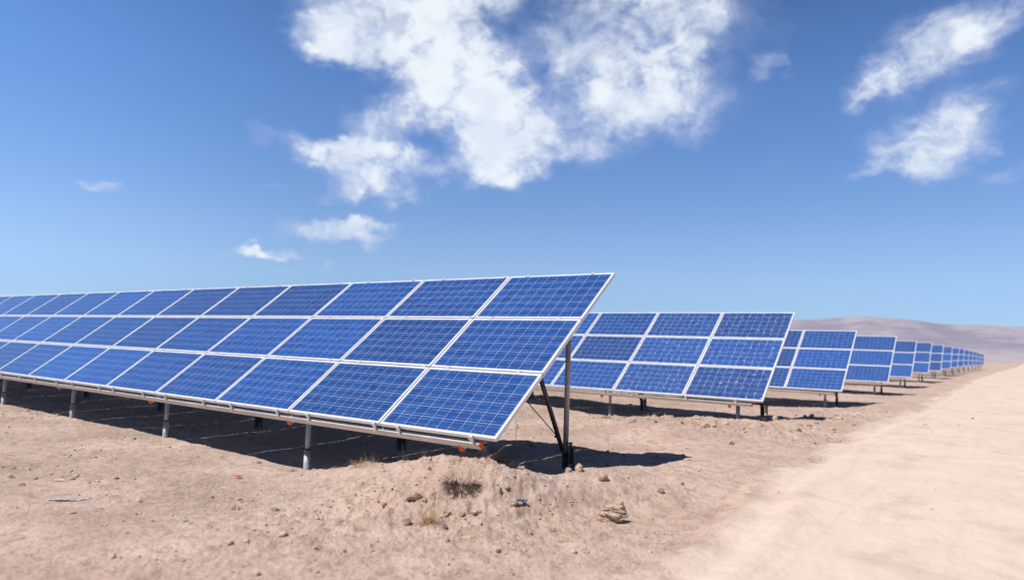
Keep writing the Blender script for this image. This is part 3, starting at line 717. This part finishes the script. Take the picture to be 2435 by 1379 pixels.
# centre, radii, rotation (degrees, counter-clockwise), cap of the density
CL = [(800, 95, 120, 60, -20, 1), (960, 110, 200, 110, -15, 1), (1090, 170, 190, 120, -30, 1), (1130, 260, 200, 110, -30, 1), (1210, 320, 150, 110, 10, 1), (1160, 395, 110, 60, 0, .6), (940, 270, 150, 60, 10, .7),
      (1000, -40, 330, 110, 0, 1), (1000, 60, 150, 70, 0, .9), (780, 345, 125, 36, -8, .8), (880, 350, 130, 48, -5, .95), (870, 410, 110, 60, -20, .75), (860, 450, 120, 32, 8, .38), (985, 385, 90, 40, -10, .45), (975, 468, 55, 24, 0, .3), (1070, 400, 70, 30, 10, .35),
      (1560, 120, 190, 120, 35, .72), (1620, 210, 120, 110, 60, .58), (1500, 250, 150, 90, 40, .55), (1430, 300, 120, 70, 40, .5), (1380, 170, 120, 120, 40, .5), (1310, 330, 90, 60, 40, .5), (1640, 300, 70, 60, 30, .35), (1540, -30, 330, 110, 0, .7), (1330, 90, 130, 60, 20, .30), (1500, 360, 110, 40, 30, .14),
      (2190, 110, 210, 95, 20, .5), (1330, 150, 330, 170, 10, .26), (1720, 190, 200, 170, 20, .16), (2180, 230, 230, 150, 20, .20), (900, 420, 230, 90, -10, .22), (2150, 140, 150, 60, 25, .60), (2240, 100, 140, 60, 20, .55), (2080, 190, 90, 42, 30, .5), (2130, 330, 90, 50, 40, .45), (2350, 60, 140, 90, 20, .5), (2230, 320, 140, 70, 30, .62), (2190, 380, 130, 55, 0, .6), (2320, 290, 120, 60, 30, .55), (2065, 400, 70, 16, 0, .35), (2400, 400, 110, 40, 20, .4),
      (1838, 158, 62, 22, 0, .32), (1850, 375, 60, 20, 25, .14), (1750, 90, 170, 60, 10, .16), (620, 328, 55, 26, 30, .24), (240, 442, 66, 24, -15, .5), (655, 452, 34, 16, 0, .26), (785, 548, 120, 38, -4, .8), (860, 550, 85, 40, -20, .8), (885, 590, 55, 18, -10, .35),
      (628, 604, 100, 20, -2, .8), (735, 617, 80, 8, -3, .2), (778, 641, 30, 10, 0, .42), (680, 659, 56, 9, 0, .28), (1398, 475, 26, 13, 0, .16), (1250, 450, 50, 20, 0, .10)]
acc = None
for (cx, cy, rx, ry, th, cap) in CL:
    c = azel(cx, cy); a = math.radians(th)
    ux = azel(cx + rx * math.cos(a), cy - rx * math.sin(a)) - c; uy = azel(cx - ry * math.sin(a), cy - ry * math.cos(a)) - c
    mp = t.new('ShaderNodeMapping', vector_type='TEXTURE'); t.put(mp.inputs[0], cw)
    mp.inputs['Location'].default_value = (c[0], c[1], 0); mp.inputs['Rotation'].default_value = (0, 0, math.atan2(ux[1], ux[0])); mp.inputs['Scale'].default_value = (float(np.hypot(*ux)), float(np.hypot(*uy)), 1)
    v = t.smooth(t.vmath('LENGTH', mp.outputs[0]), 1.30, .30, 0., cap)
    acc = t.math('SUBTRACT', 1., v) if acc is None else t.math('MULTIPLY', acc, t.math('SUBTRACT', 1., v))
fine = t.noise(wm.outputs[0], 2.2, 6, .55, .3)
acc = t.math('SUBTRACT', 1., acc)
wisp = t.noise(cw, 4.5, 6, .62, .6)
den = t.math('MULTIPLY', acc, t.math('ADD', t.math('MULTIPLY_ADD', fine, 1.5, .10), t.math('MULTIPLY', t.math('SUBTRACT', wisp, .5), 1.3)))
den = t.math('MAXIMUM', den, t.math('MULTIPLY_ADD', acc, 1.5, -.85))
den = t.smooth(den, .05, 1.0)
den = t.math('MULTIPLY', den, t.smooth(sp.outputs[2], .0, .04))
body = t.noise(wm.outputs[0], 1.7, 5, .5)
ccol = t.mix(t.smooth(den, .15, .95), (6.0, 6.5, 8.8), (8.8, 9.4, 10.0))
ccol = t.mix(t.math('MULTIPLY', t.smooth(body, .45, .62), .6), ccol, (6.9, 7.6, 9.1))
rp = t.new('ShaderNodeValToRGB'); t.put(rp.inputs[0], sp.outputs[2])
TN = [(0, (.70, .80, 1.03)), (.05, (.74, .86, 1.08)), (.10, (1.03, 1.11, 1.23)), (.15, (1.14, 1.22, 1.36)), (.24, (1.08, 1.29, 1.54)), (.34, (1.02, 1.31, 1.66)), (.42, (.90, 1.22, 1.58)), (.58, (.30, .46, .68)), (1., (.18, .28, .44))]
while len(rp.color_ramp.elements) < len(TN): rp.color_ramp.elements.new(.5)
for e_, (q_, c_) in zip(rp.color_ramp.elements, TN): e_.position = q_; e_.color = (*[v / 2 for v in c_], 1)
tint = t.vmath('SCALE', rp.outputs[0], t.math('MULTIPLY', t.math('MULTIPLY', 2., t.smooth(azn, -7.5, -4.8, 1.18, 1.0)), t.smooth(t.math('ABSOLUTE', t.math('ADD', azn, 3.6)), 6., 12., 1., .5)))
skc = t.mix(1., sky.outputs[0], tint, 'MULTIPLY')
t.put(bg.inputs['Color'], t.mix(t.math('MULTIPLY', den, .97), skc, ccol)); bg.inputs['Strength'].default_value = .1

sd = bpy.data.lights.new('sun', 'SUN'); sd.energy = 5.0; sd.angle = math.radians(.53); sd.color = (1, .955, .89)
so = bpy.data.objects.new('sun', sd); COL.objects.link(so); so.rotation_euler = SUN.to_track_quat('Z', 'Y').to_euler(); so.location = (0, 0, 30)
